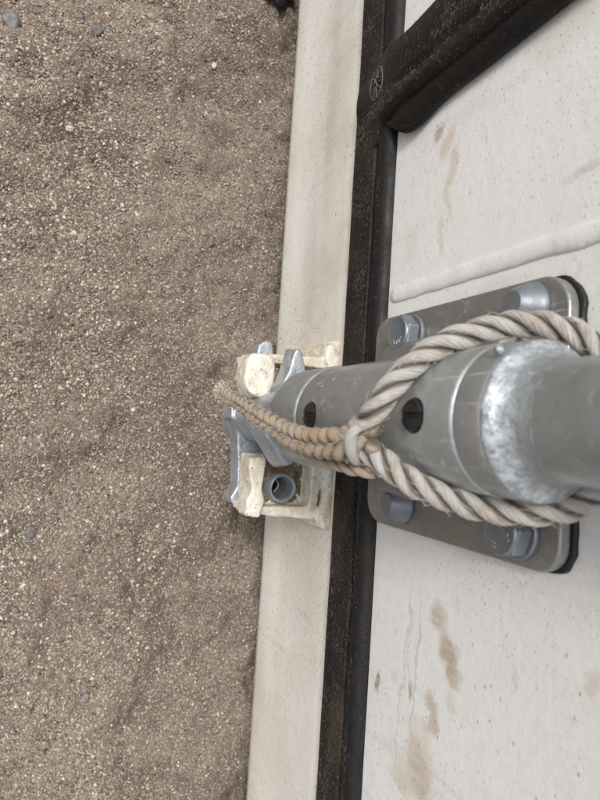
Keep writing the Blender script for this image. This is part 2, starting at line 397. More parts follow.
# the sheet runs on to the horizon in widening rings round the modelled patch
border = np.concatenate([idx[0, :-1], idx[:-1, -1], idx[-1, ::-1][:-1], idx[::-1, 0][:-1]])
rings = [border]; allV = [V]; n0 = len(V)
cx, cy = (X0+X1)/2, (Y0+Y1)/2; bp = V[border]
for k in (1.35, 2.2, 5, 20, 120):
    rr = bp.copy(); rr[:, 0] = cx+(bp[:, 0]-cx)*k; rr[:, 1] = cy+(bp[:, 1]-cy)*k; rr[:, 2] = GZ
    allV.append(rr); rings.append(np.arange(n0, n0+len(rr))); n0 += len(rr)
Q = [q]
for a, b in zip(rings, rings[1:]): Q.append(np.stack([a, b, np.roll(b, -1), np.roll(a, -1)], -1))
V = np.concatenate(allV); Q = np.concatenate(Q)
me = bpy.data.meshes.new('ground'); me.vertices.add(len(V)); me.vertices.foreach_set('co', V.ravel())
me.loops.add(Q.size); me.loops.foreach_set('vertex_index', Q.ravel().astype(np.int32))
me.polygons.add(len(Q)); me.polygons.foreach_set('loop_start', np.arange(0, Q.size, 4, dtype=np.int32)); me.polygons.foreach_set('loop_total', np.full(len(Q), 4, dtype=np.int32))
me.update(); me.validate()
ground = tag(link('ground', me, m_sand, smooth=True), kind='structure')

# grains: six little stones, scattered by geometry nodes over the patch
def stone_bm(seed, sub=1, sc=(1, 1, .7), rough=.35):
    bm = bmesh.new(); bmesh.ops.create_icosphere(bm, subdivisions=sub, radius=1)
    off = Vector((seed*3.1, seed*1.7, seed*.9))
    for v in bm.verts:
        k = 1+rough*noise.noise(v.co*1.3+off)+rough*.35*noise.noise(v.co*3.1+off)
        v.co = Vector((v.co.x*sc[0], v.co.y*sc[1], v.co.z*sc[2]))*k
    return bm
def mat_grain():
    t = NT('grit_grains'); oi = t.n('ShaderNodeObjectInfo')
    c = t.cramp(oi.outputs['Random'], [(0, (.06, .056, .052)), (.13, (.105, .095, .088)), (.24, (.19, .16, .138)), (.38, (.27, .225, .18)), (.52, (.34, .285, .225)), (.66, (.24, .18, .145)), (.74, (.46, .40, .32)), (.82, (.40, .27, .19)), (.91, (.56, .50, .42)), (1, (.68, .63, .55))])
    t.t.nodes[-1].color_ramp.interpolation = 'CONSTANT' if False else 'LINEAR'
    c = t.mix(t.ramp(t.noise(2.5, 4, .7), .4, .7, 0, .35), c, (.30, .25, .2))
    t.l(c, t.p.inputs['Base Color']); t.p.inputs['Roughness'].default_value = .7; t.p.inputs['Specular IOR Level'].default_value = .35; return t.m
m_grain = mat_grain()
def gravel(name, patch, dens, smin, smax, power, seed, nscale, lo, hi, sink):
    """one stuff object: its own sheet copy as the emitter, grains joined in by nodes"""
    gm = []
    for i in range(5):
        b = stone_bm(seed*10+i, 1, (1, .8+.08*i, .6+.05*i), .55); m = bpy.data.meshes.new('grain'); b.to_mesh(b_ := m); b.free(); gm.append(m)
        m.materials.append(m_grain)
    me = bpy.data.meshes.new(name)
    x0, x1, y0, y1 = patch; sx = np.arange(max(x0, X0), x1, .0054); sy = np.arange(y0, y1, .0054)
    GX, GY = np.meshgrid(sx, sy)
    jj = np.clip(((GY-Y0)/DX).astype(int), 0, ny-1); ii = np.clip(((GX-X0)/DX).astype(int), 0, nx-1)
    GV = np.stack([GX, GY, GZ+H[jj, ii]], -1).reshape(-1, 3); id2 = np.arange(GX.size).reshape(GX.shape)
    qq = np.stack([id2[:-1, :-1], id2[:-1, 1:], id2[1:, 1:], id2[1:, :-1]], -1).reshape(-1, 4)
    me.from_pydata(GV.tolist(), [], qq.tolist()); o = link(name, me, m_grain)
    gb = bpy.data.node_groups.new(name, 'GeometryNodeTree'); gb.interface.new_socket('Geometry', in_out='INPUT', socket_type='NodeSocketGeometry'); gb.interface.new_socket('Geometry', in_out='OUTPUT', socket_type='NodeSocketGeometry')
    N = gb.nodes.new; L = gb.links.new
    gi = N('NodeGroupInput'); go = N('NodeGroupOutput')
    dp = N('GeometryNodeDistributePointsOnFaces'); dp.distribute_method = 'RANDOM'; L(gi.outputs[0], dp.inputs['Mesh']); dp.inputs['Seed'].default_value = seed
    nz = N('ShaderNodeTexNoise'); nz.inputs['Scale'].default_value = nscale; nz.inputs['Detail'].default_value = 3
    mr = N('ShaderNodeMapRange'); mr.inputs['From Min'].default_value = .38; mr.inputs['From Max'].default_value = .64; mr.inputs['To Min'].default_value = lo*dens; mr.inputs['To Max'].default_value = hi*dens
    L(nz.outputs['Fac'], mr.inputs['Value'])
    # coarser grit lies further from the container
    pos = N('GeometryNodeInputPosition'); sp = N('ShaderNodeSeparateXYZ'); L(pos.outputs[0], sp.inputs[0])
    m2 = N('ShaderNodeMapRange'); m2.inputs['From Min'].default_value = .045; m2.inputs['From Max'].default_value = .15; m2.inputs['To Min'].default_value = .07 if smax > .0016 else .70; m2.inputs['To Max'].default_value = 1
    L(sp.outputs['Y'], m2.inputs['Value'])
    mu = N('ShaderNodeMath'); mu.operation = 'MULTIPLY'; L(mr.outputs[0], mu.inputs[0]); L(m2.outputs[0], mu.inputs[1])
    L(mu.outputs[0], dp.inputs['Density'])
    coll = []
    gin = N('GeometryNodeJoinGeometry')   # the five grain shapes as a list of instances
    for i, m in enumerate(gm):
        # shapes travel as tiny meshes owned by the node tree through object info of unlinked objects
        ob = bpy.data.objects.new('grain_shape', m); oi = N('GeometryNodeObjectInfo'); oi.inputs['Object'].default_value = ob; oi.inputs['As Instance'].default_value = True
        L(oi.outputs['Geometry'], gin.inputs[0])
    ip = N('GeometryNodeInstanceOnPoints'); L(dp.outputs['Points'], ip.inputs['Points']); L(gin.outputs[0], ip.inputs['Instance']); ip.inputs['Pick Instance'].default_value = True
    rv = N('FunctionNodeRandomValue'); rv.data_type = 'FLOAT'; rv.inputs[2].default_value = 0; rv.inputs[3].default_value = 1; rv.inputs['Seed'].default_value = seed+1
    pw = N('ShaderNodeMath'); pw.operation = 'POWER'; L(rv.outputs[1], pw.inputs[0]); pw.inputs[1].default_value = power
    sr = N('ShaderNodeMapRange'); sr.inputs['To Min'].default_value = smin; sr.inputs['To Max'].default_value = smax; L(pw.outputs[0], sr.inputs['Value']); L(sr.outputs[0], ip.inputs['Scale'])
    rr = N('FunctionNodeRandomValue'); rr.data_type = 'FLOAT_VECTOR'; rr.inputs[0].default_value = (-.7, -.7, 0); rr.inputs[1].default_value = (.7, .7, 6.28); rr.inputs['Seed'].default_value = seed+2
    L(rr.outputs[0], ip.inputs['Rotation']); L(ip.outputs[0], go.inputs[0])
    md = o.modifiers.new('scatter', 'NODES'); md.node_group = gb
    return tag(o, kind='stuff')
patch = (-.42, .46, -.03, .36)
fine = gravel('fine_grit', patch, 360000, .0004, .00105, 1.6, 3, 16, .35, 1.15, 0)
tag(fine, 'fine sandy grit covering the ground beside the container sill', 'grit')
coarse = gravel('coarse_gravel', patch, 230000, .0007, .0018, 3.2, 5, 9, .12, 1.35, 0)
tag(coarse, 'coarser multicoloured gravel grains strewn over the brown sand', 'gravel')

# ------------------------------------------------------------ the container
cont = empty('shipping_container', (0, 0, GZ))
tag(cont, 'white dirt-specked shipping container with black rubber door gasket and bolted bracket', 'container')
INV = Vector((0, 0, -GZ))
def cpart(o):   # parts are modelled in door coordinates; the thing's origin is on the ground
    o.parent = cont; o.location = INV; return o
XL, XR = -1.02, 1.38
# sill: slightly dished face with rounded lower edge
bm = bmesh.new()
prof = [(-.010, -.0390), (-.0015, -.0390), (.0000, -.0405), (.0000, -.060), (-.0012, -.085), (-.0022, -.110), (-.0012, -.138), (.0000, -.154), (-.0008, -.1605), (-.0035, -.1645), (-.008, -.166), (-.055, -.166), (-.055, -.162), (-.010, -.160)]
nseg = 60; ring = []
for i in range(nseg+1):
    x = XL+(XR-XL)*i/nseg; ring.append([bm.verts.new((x, y+.0007*noise.noise(Vector((x*6, y*9, z*11))), z)) for y, z in prof])
for a, b in zip(ring, ring[1:]):
    for k in range(len(prof)): bm.faces.new((a[k], a[(k+1) % len(prof)], b[(k+1) % len(prof)], b[k]))
bm.faces.new(ring[0]); bm.faces.new(ring[-1])
sill = cpart(obj('sill', bm, m_sill, None, angle=50))
# doors
def door(name, x0, x1, mat):
    bm = bmesh.new(); n = 40; m = 40
    g = [[bm.verts.new((x0+(x1-x0)*i/n, .0, .0+2.25*j/m)) for j in range(m+1)] for i in range(n+1)]
    for v in bm.verts: v.co.y = .0008*noise.noise(v.co*4)-.0002
    for i in range(n):
        for j in range(m): bm.faces.new((g[i][j], g[i+1][j], g[i+1][j+1], g[i][j+1]))
    r = bmesh.ops.extrude_face_region(bm, geom=list(bm.faces))
    for v in r['geom']:
        if isinstance(v, bmesh.types.BMVert): v.co.y = -.045
    return cpart(obj(name, bm, mat, None, smooth=False))
doorA = door('door', XL+.06, .172, m_door); doorA['label'] = 'door carrying the bracket plate and the rubbed brown stains'
doorB = door('door', .192, XR-.06, m_doorB)
# half-round weld seam running up the door
def seam(x_at, wd, h, z0, z1, seed):
    bm = bmesh.new(); n = int((z1-z0)/.0012) if z1 < .5 else 320
    rows = []
    for i in range(n+1):
        z = z0+(z1-z0)*(i/n)**(1 if z1 < .5 else 1.6)
        k = min(1, max(0, (z-z0)/.006))**.5
        ww = wd*(1+.13*noise.noise(Vector((seed, 0, z*70)))+.07*noise.noise(Vector((seed, 5, z*190))))*(.35+.65*k)
        hh = h*k*(1+.12*noise.noise(Vector((seed, 9, z*90))))
        xc = x_at+.0006*noise.noise(Vector((seed, 3, z*35)))
        rows.append([bm.verts.new((xc+ww*math.cos(a), -.0004+hh*math.sin(a)**.8, z)) for a in [math.pi*q/12 for q in range(13)]])
    for a, b in zip(rows, rows[1:]):
        for q in range(12): bm.faces.new((a[q], a[q+1], b[q+1], b[q]))
    bm.faces.new(rows[0])
    return bm
s = obj('weld_seam', seam(.0655, .0043, .0021, .0008, 2.2, 4), m_door, None, smooth=True); s.parent = doorA
# gasket: lower runs, one each side of the joint, and the upright between the doors
def sweep_x(bm, prof, x0, x1, n, wob=.0004, seed=0):
    rows = []
    for i in range(n+1):
        x = x0+(x1-x0)*i/n
        rows.append([bm.verts.new((x, y+wob*noise.noise(Vector((x*25, seed, z*30))), z+wob*1.4*noise.noise(Vector((x*18, seed+4, y*30))))) for y, z in prof])
    for a, b in zip(rows, rows[1:]):
        for k in range(len(prof)): bm.faces.new((a[k], a[(k+1) % len(prof)], b[(k+1) % len(prof)], b[k]))
    bm.faces.new(rows[0]); bm.faces.new(rows[-1])
flat = [(-.006, -.0385), (.0043, -.0385), (.0061, -.0372), (.0066, -.0340), (.0058, -.0300), (.0066, -.0260), (.0066, -.018), (.0056, -.0150), (.0026, -.0142), (-.006, -.0142)]
lip = [(-.004, -.0140), (.0022, -.0140), (.0046, -.0128), (.0064, -.0098), (.0068, -.0062), (.0052, -.0022), (.0022, -.0002), (-.004, -.0002)]
bm = bmesh.new(); sweep_x(bm, flat, XL+.03, .1745, 260, seed=1)
gk = cpart(obj('gasket', bm, m_rub, None, angle=40))
bm = bmesh.new(); sweep_x(bm, lip, XL+.03, .1600, 260, seed=2)
lp = obj('gasket_lip', bm, m_rub2, gk, angle=60)
bm = bmesh.new(); sweep_x(bm, flat, .1900, XR-.03, 200, seed=7)
gk2 = cpart(obj('gasket', bm, m_rub, None, angle=40))
bm = bmesh.new(); sweep_x(bm, lip, .2060, XR-.03, 200, seed=8)
obj('gasket_lip', bm, m_rub2, gk2, angle=60)
# upright gasket: swept along z with a fillet where it meets the lower runs
def smooth(t): t = min(1, max(0, t)); return t*t*(3-2*t)
bm = bmesh.new(); rows = []
zs = [-.0383+.0010*i for i in range(192)]+[.1534+.02*i for i in range(105)]
for z in zs:
    fil = smooth((.022-z)/.040)                        # 1 down in the joint, 0 up the door
    xr = .1605-.0012*smooth(z/.1); xl = .1990+.0035*smooth((z-.02)/.08)
    low = smooth((-.004-z)/.012); xr = xr+(.1500-xr)*low
    xl = xl+.0045*math.exp(-((z-.002)/.012)**2)
    top = .0069+.0059*smooth((z+.040)/.06)
    pr = []
    N_ = 22
    for k in range(N_+1):
        u = k/N_; x = xr+(xl-xr)*u
        e = min(u, 1-u); y = top*min(1, (e/.10))**.45 if e > 0 else -.004
        y += low*(.0058+(top-.0058)*smooth((x-.1500)/.034)-y) if (u < .5 and e > 0) else 0
        y = y-.0035*smooth((-.0353-z)/.003) if e > 0 else y
        y -= .0026*math.exp(-((u-.33)/.05)**2)*smooth((z-.0)/.03)     # shallow groove
        y += .0009*math.exp(-((u-.70)/.16)**2)
        y += .0005*noise.noise(Vector((x*60, 2, z*22)))
        pr.append(bm.verts.new((x, y, z+.0004*noise.noise(Vector((x*50, z*20, 1))))))
    pr.append(bm.verts.new((xl, -.006, z))); pr.insert(0, bm.verts.new((xr, -.006, z)))
    rows.append(pr)
for a, b in zip(rows, rows[1:]):
    for k in range(len(a)-1): bm.faces.new((a[k], a[k+1], b[k+1], b[k]))
bm.faces.new(rows[0]); bm.faces.new(rows[-1])
gu = cpart(obj('gasket', bm, m_rub, None, angle=60)); gu['label'] = 'upright gasket closing the joint between the two doors'
# loose flap along the upright, curling round at its foot
def tubeP(P, rad, name, mat, parent, seg=16, step=.0012):
    pts, L_ = resample(catmull(P, 12), step)
    rr = rad if not callable(rad) else [rad(i/(len(pts)-1)) for i in range(len(pts))]
    return tubes_mesh(name, [(pts, rr)], mat, parent, seg)
bm = bmesh.new(); rows = []
for i in range(140):
    z = -.0005+.001*i if i < 120 else .1195+.04*(i-119)
    k = smooth((z+.0005)/.014)
    w_ = (.0025+.0045*k)*(1-.25*smooth((z-.06)/.08))
    bulge = .0046*math.exp(-((z-.020)/.016)**2)
    x1 = .1596-bulge*.9
    rows.append([bm.verts.new(p) for p in ((.1622, .0060+.0025*k, z), (x1-.001, .0070+.002*k, z), (x1-w_*.8, .0052, z), (x1-w_, .0030, z), (x1-w_*.9, .0012, z), (x1-.0005, .0006, z), (.1622, .0004, z))])
for a, b in zip(rows, rows[1:]):
    for k in range(6): bm.faces.new((a[k], a[k+1], b[k+1], b[k]))
bm.faces.new(rows[0]); bm.faces.new(rows[-1])
obj('gasket_flap', bm, m_rub2, gu, angle=70)
tubeP([(.1610, .0055, -.004), (.1595, .0060, .0005), (.1556, .0056, .006), (.1514, .0048, .013), (.1498, .0038, .022), (.1510, .0030, .031), (.1538, .0025, .040)], lambda u: .0021*(.55+.45*math.sin(math.pi*min(1, u*1.1+.02))), 'gasket_curl', m_rub2, gu)
# moulded emblem on the gasket: a ring with a branching mark
ec = Vector((.1842, 0, -.0080)); TB = []
def eline(pts, r=.00032):
    P = [Vector((ec.x+a*1.15, .0071+.0059*smooth((ec.z+b*1.15+.040)/.06)+.0009*math.exp(-(((ec.x+a*1.15-.1605)/.0385-.70)/.16)**2)+.0005*noise.noise(Vector(((ec.x+a*1.15)*60, 2, (ec.z+b*1.15)*22))), ec.z+b*1.15)) for a, b in pts]; TB.append((resample(catmull(P, 6), .0005)[0], r))
eline([(.0072*math.cos(2*math.pi*i/24), .0072*math.sin(2*math.pi*i/24)) for i in range(25)], .00036)
eline([(-.0068, -.0005), (-.002, .0003), (.002, -.0006), (.0066, .0004)])
eline([(.0052, .0044), (.002, .0018), (.0006, .0048)]); eline([(-.001, .0055), (-.0006, .001), (-.0045, .0046)])
eline([(.0050, -.0046), (.0016, -.0015), (.0002, -.0052)]); eline([(-.0020, -.0050), (-.0012, -.0012), (-.0052, -.0040)]); eline([(.0035, .0), (.001, .0025)])
tubes_mesh('emblem', TB, m_emblem, gu, 8)
# lint and dry grass dust caught on the rubber
def lint(parent, n, spot, seed):
    q = random.Random(seed); F_ = []
    for i in range(n):
        for tries in range(6):
            x, y, z, hx, hz = spot(q)
            if noise.noise(Vector((x*45, 3, z*45+seed))) > q.uniform(-.1, .5): break
        a = q.uniform(0, 6.28); L_ = q.choice((.0008, .0014, .002, .003))*q.uniform(.6, 1.3); k = q.gauss(0, .35)
        P = []
        for t_ in range(4):
            P.append(Vector((x, y, z))); x += math.cos(a)*L_/3; z += math.sin(a)*L_/3; a += k+q.gauss(0, .25)
        rr_ = q.uniform(.00004, .00008); F_.append((P, [rr_*.6, rr_, rr_, rr_*.5]))
    o = tubes_mesh('lint', F_, m_lint, parent, 3); o['kind'] = 'stuff'
m_lint = mat_simple('pale_lint', (.19, .165, .14), .85)
lint(gk, 1500, lambda q: (q.uniform(-.26, .17), .0068, -.0150-.0225*q.random(), 0, 0), 3)
lint(lp, 260, lambda q: (q.uniform(-.26, .155), .0069, q.uniform(-.010, -.005), 0, 0), 4)
lint(gk2, 240, lambda q: (q.uniform(.205, .30), .0068, q.uniform(-.037, -.016), 0, 0), 5)
def up_spot(q):
    z = q.uniform(-.034, .10); u = q.uniform(.14, .9); x = .1608+u*.0385
    y = .0069+.0059*smooth((z+.040)/.06)-.0026*math.exp(-((u-.33)/.05)**2)*smooth(z/.03)+.0009*math.exp(-((u-.70)/.16)**2)+.0005*noise.noise(Vector((x*60, 2, z*22)))+.00006
    return x, y, z, 0, 0
lint(gu, 800, up_spot, 6)
# rest of the box, out of view but where the daylight is blocked
for nm, b in (('side_wall', (XL-.02, XL, -3.0, -.05, -.16, 2.4)), ('side_wall', (XR, XR+.02, -3.0, -.05, -.16, 2.4)), ('roof', (XL-.02, XR+.02, -3.0, .0, 2.402, 2.42)), ('header', (XL, XR, -.05, .0, 2.26, 2.40)), ('rear_wall', (XL, XR, -3.0, -2.98, -.16, 2.4)), ('floor', (XL, XR, -2.98, -.06, -.16, -.13)),
              ('corner_post', (XL, XL+.05, -.05, -.002, -.038, 2.258)), ('corner_post', (XR-.05, XR, -.05, -.002, -.038, 2.258))):
    bm = bmesh.new(); box(bm, *b); cpart(bevel(obj(nm, bm, m_body, None), .002))

# bracket plate with sealant squeezed out behind it
bm = bmesh.new(); prism(bm, rounded_rect(-.052, .052, .0, .1255, (.013, .010, .013, .010)), .0016, .0068, 'y')
plate = cpart(bevel(obj('bracket_plate', bm, m_plate, None), .0011, 4, 50))
bm = bmesh.new(); prism(bm, rounded_rect(-.036, .036, .022, .104, .006), .0069, .0165, 'y')
bevel(obj('saddle', bm, m_plate, plate), .003)
bm = bmesh.new(); pts = []
base = rounded_rect(-.0522, .0522, -.0002, .1258, (.013, .010, .013, .010), 14)
dense = []
for i in range(len(base)):
    a = Vector(base[i]); b = Vector(base[(i+1) % len(base)]); n = max(1, int((b-a).length/.0012))
    for k in range(n): dense.append(a.lerp(b, k/n))
for p in dense:
    c = Vector((0, .063)); d = (p-c).normalized()
    sq = .0
    sq += .0017*smooth((p.y-.112)/.012)                    # thick along the upper end
    sq += .0010*smooth((p.x-.049)/.003)*smooth((p.y-.07)/.02)
    sq += .0009*smooth((-p.x-.049)/.003)*smooth((.04-p.y)/.02)
    sq *= .75+.6*noise.noise(Vector((p.x*160, p.y*160, 0)))
    pts.append((p.x+d.x*sq, p.y+d.y*sq))
prism(bm, pts, -.001, .0018, 'y')
bevel(obj('sealant', bm, m_seal, plate), .0006, 2, 60)
# fixings: two hexagon-headed bolts, two domed shear nuts
def hexbolt(x, z, rot, lab, marks):
    h = bmesh.new()
    lathe(h, [(.0094, .0069), (.0098, .0074), (.0098, .0086), (.0092, .0092)], x, z, 'y', 40)
    b = obj('bolt', h, m_bolt, plate, angle=40); b['label'] = lab
    h = bmesh.new(); P = [(x+.0092*math.cos(R(60*i+rot)), z+.0092*math.sin(R(60*i+rot))) for i in range(6)]
    prism(h, P, .0093, .0158, 'y')
    bevel(obj('bolt_head', h, m_bolt, b), .0009, 3, 30)
    # chamfered top disc
    h = bmesh.new(); lathe(h, [(.0080, .01575), (.0077, .0164), (.0073, .0167), (.0068, .0164), (.0015, .0163)], x, z, 'y', 40)
    obj('bolt_face', h, m_bolt, b, angle=40)
    TBm = []
    for st in marks:
        P = [Vector((x+a*.001, .01650, z+c*.001)) for a, c in st]; TBm.append((resample(P, .0004)[0], .00022))
    tubes_mesh('head_mark', TBm, m_mark, b, 6)
def domenut(x, z, lab):
    h = bmesh.new()
    lathe(h, [(.0088, .0069), (.0092, .0075), (.0091, .0086), (.0084, .0095), (.0074, .0122), (.0060, .0150), (.0050, .0164), (.0047, .0167)], x, z, 'y', 40)
    b = obj('nut', h, m_bolt, plate, angle=40); b['label'] = lab
    h = bmesh.new(); lathe(h, [(.0046, .0166), (.0044, .0162), (.0038, .0158), (.0004, .0157)], x, z, 'y', 32)
    obj('stud_end', h, mat_stud, b, angle=40)
mat_stud = mat_galv('stud_steel', (.26, .28, .31), .7, .5, .2, .2, .1)
Y_ = [[(-2.6, 3.2), (-1.2, 1.4), (-1.2, -.2)], [(0, 3.2), (-1.2, 1.4)], [(1.4, 3.0), (1.4, .0)]]
hexbolt(.0400, .0350, 8, 'hexagon bolt at the lower corner nearer the door joint', [[(-5, -1.5), (-3.2, -2.5)], [(-5.4, .2), (-3.6, .6)], [(-4.6, 2.8), (-3, 1.6)], [(-4.2, 2.0), (-2.2, 3.8)]])
hexbolt(-.0400, .1075, 20, 'hexagon bolt with raised head marks at the upper corner', [[(-4.8, -3.4), (-5.4, -1.2)], [(-3.4, -3.8), (-4, -1.6)], [(1.8, 1), (1, 2.6)], [(-1.0, 3.9), (.6, 4.6)], [(-2.6, 4.2), (-1.4, 5)], [(2.2, 3.6), (3.6, 2.8)]])
domenut(.0415, .1085, 'domed nut at the upper corner nearer the door joint')
domenut(-.0398, .0340, 'domed nut at the lower corner below the rope')

# keeper: two cast lugs on a plate welded to the sill, fused by a voxel remesh
def casting(name, bm, mat, parent, voxel=.0007, rnd=6, disp=.0007, dsc=.006):
    o = obj(name, bm, mat, parent, smooth=True)
    m = o.modifiers.new('fuse', 'REMESH'); m.mode = 'VOXEL'; m.voxel_size = voxel; m.use_smooth_shade = True
    m = o.modifiers.new('soften', 'SMOOTH'); m.iterations = rnd; m.factor = .6
    tx = bpy.data.textures.new('cast_noise', 'CLOUDS'); tx.noise_scale = dsc; tx.noise_depth = 2
    m = o.modifiers.new('skin', 'DISPLACE'); m.texture = tx; m.strength = disp; m.mid_level = .5
    return o
bm = bmesh.new()
box(bm, -.0660, .0480, -.002, .0050, -.110, -.0535)                                   # welded base
# upper lug: web, outer rim, rounded hook
prism(bm, [(.0300, .002), (.0330, .056), (.0190, .058), (.0165, .002)], -.078, -.0630)
prism(bm, [(.0420, .001), (.0370, .010), (.0345, .056), (.0300, .056), (.0300, .001)], -.083, -.0550)
prism(bm, [(.0470, .000), (.0440, .0085), (.0360, .0095), (.0280, .0065), (.0270, .000)], -.1, -.0520)
prism(bm, chaikin([(.0352, .0570), (.0290, .0602), (.0180, .0606), (.0108, .0576), (.0078, .0500), (.0102, .0434), (.0180, .0406), (.0352, .0418)]), -.0690, -.0520, taper=.95)
# lower lug: web, side rim, outer rim and inner hook
box(bm, -.0600, -.0240, .002, .0228, -.080, -.0660); box(bm, -.0585, -.0240, .0372, .0500, -.080, -.0660)
box(bm, -.0600, -.0502, .002, .0500, -.080, -.0660); box(bm, -.0358, -.0240, .002, .0500, -.080, -.0660)
prism(bm, [(-.0535, .000), (-.0535, .050), (-.0580, .052), (-.0620, .002)], -.085, -.0565)
prism(bm, [(-.0245, .0430), (-.0255, .0525), (-.0330, .0535), (-.0440, .0505), (-.0500, .0535), (-.0590, .0535), (-.0600, .0450), (-.0500, .0425), (-.0440, .0445), (-.0330, .0435)], -.0680, -.0530)
prism(bm, [(-.0225, .0200), (-.0225, .0100), (-.0300, .0055), (-.0540, .0080), (-.0560, .0135), (-.0300, .0125), (-.0270, .0200)], -.085, -.0545)
prism(bm, [(-.0300, .0000), (-.0300, .0030), (-.0520, .0042), (-.0600, .0072), (-.0665, .0050), (-.0670, .0000)], -.105, -.0515)
keeper = cpart(casting('keeper', bm, m_keeper, None, .0007, 14, .0013, .007))
# soil packed in the pockets
def soil(x0, x1, y0, y1, z, seed, hole_at=None):
    bm = bmesh.new(); n = 26; g = []
    for i in range(n+1):
        g.append([bm.verts.new((x0+(x1-x0)*i/n, y0+(y1-y0)*j/n, z+.0014*noise.noise(Vector((i*.5+seed, j*.5, 0)))+.0008*noise.noise(Vector((i*1.3+seed, j*1.3, 0)))-.0018*((2*j/n-1)**4+(2*i/n-1)**4))) for j in range(n+1)])
    skip = lambda i, j: hole_at and math.hypot(x0+(x1-x0)*(i+.5)/n-hole_at[0], y0+(y1-y0)*(j+.5)/n-hole_at[1]) < .0078
    for i in range(n):
        for j in range(n):
            if not skip(i, j): bm.faces.new((g[i][j], g[i+1][j], g[i+1][j+1], g[i][j+1]))
    return obj('packed_soil', bm, m_soil, keeper, smooth=True)
soil(-.0525, -.0240, .0140, .0430, -.0642, 3, (-.0430, .0300)); soil(.0150, .0300, .0050, .0400, -.0618, 8)
# pin socket in the lower lug
bm = bmesh.new(); lathe(bm, [(.0064, -.094), (.0064, -.0600), (.0068, -.0575), (.0076, -.0566), (.0086, -.0574), (.0089, -.070), (.0089, -.094)], -.0430, .0300, 'z', 48, cap=False)
obj('pin_socket', bm, m_cam, keeper, angle=60)
bm = bmesh.new(); lathe(bm, [(.0064, -.0905), (.0030, -.0910), (.0003, -.0907)], -.0430, .0300, 'z', 32, cap=False); obj('socket_shade_disc', bm, m_dark, keeper, smooth=True)  # dark disc stands in for the shade down the open socket
TBc = [(resample(catmull([Vector((-.0478, .0268, -.0790)), Vector((-.0430, .0248, -.0770)), Vector((-.0384, .0270, -.0790))], 8), .0005)[0], .0006)]
tubes_mesh('socket_rim', TBc, m_keeper, keeper, 10)

# ------------------------------------------------------------ the locking bar
bar = empty('locking_bar', (0, .04, -.11)); BI = Vector((0, -.04, .11))
tag(bar, 'galvanised steel locking bar with cam end, its tube rising from keeper past camera', 'locking bar')
def bpart(o): o.parent = bar; o.location = BI; return o
CX, CY = -.0018, .04
bm = bmesh.new()
lathe(bm, [(.0222, -.0045), (.0236, -.0022), (.0241, .0010), (.0241, .0040)], CX, CY); 
lathe(bm, [(.0241, .0040), (.0241, .0282), (.0238, .0292), (.0228, .0298)], CX, CY, cap=False)
bpart(obj('cam_hub', bm, m_sleeve, None, angle=50))
bm = bmesh.new()
lathe(bm, [(.0150, -.110), (.0150, -.0500), (.0165, -.030), (.0205, -.0100), (.0225, -.0046)], CX, CY)
prism(bm, chaikin([(.0100, .0290), (.0200, .0335), (.0330, .0372), (.0365, .0390), (.0370, .0415), (.0350, .0432), (.0205, .0465), (.0100, .0530)]), -.0370, -.0230, taper=.86)
prism(bm, chaikin([(.0050, .0570), (-.0060, .0615), (-.0110, .0605), (-.0190, .0535), (-.0285, .0470), (-.0300, .0430), (-.0275, .0385), (-.0220, .0350), (-.0100, .0300), (.0060, .0400)]), -.0380, -.0200, taper=.84)
prism(bm, [(.0460, .0330), (.0472, .0370), (.0440, .0415), (.0200, .0460), (.0020, .0530), (-.0080, .0525), (-.0330, .0500), (-.0450, .0495), (-.0520, .0535), (-.0560, .0520), (-.0560, .0370), (-.0450, .0335), (-.0300, .0320), (-.0150, .0270), (.0100, .0240)], -.099, -.0830)
prism(bm, [(.0060, .0540), (.0040, .0580), (-.0035, .0575), (-.0060, .0520), (.000, .046)], -.098, -.0800)
bpart(casting('cam', bm, m_cam, None, .0006, 6, .0005, .004))
def surf(name, prof, mat, cap=True, sub=1, wob=0):
    bm = bmesh.new(); lathe(bm, prof, CX, CY, seg=128, cap=cap)
    if wob:
        for v in bm.verts:
            d = Vector((v.co.x, v.co.y-CY, 0)); a = math.atan2(d.y, d.x)
            k = wob*noise.noise(Vector((math.cos(a)*4, math.sin(a)*4, v.co.z*200))); v.co += d.normalized()*k; v.co.z += k*1.2
    return bpart(obj(name, bm, mat, None, angle=55))
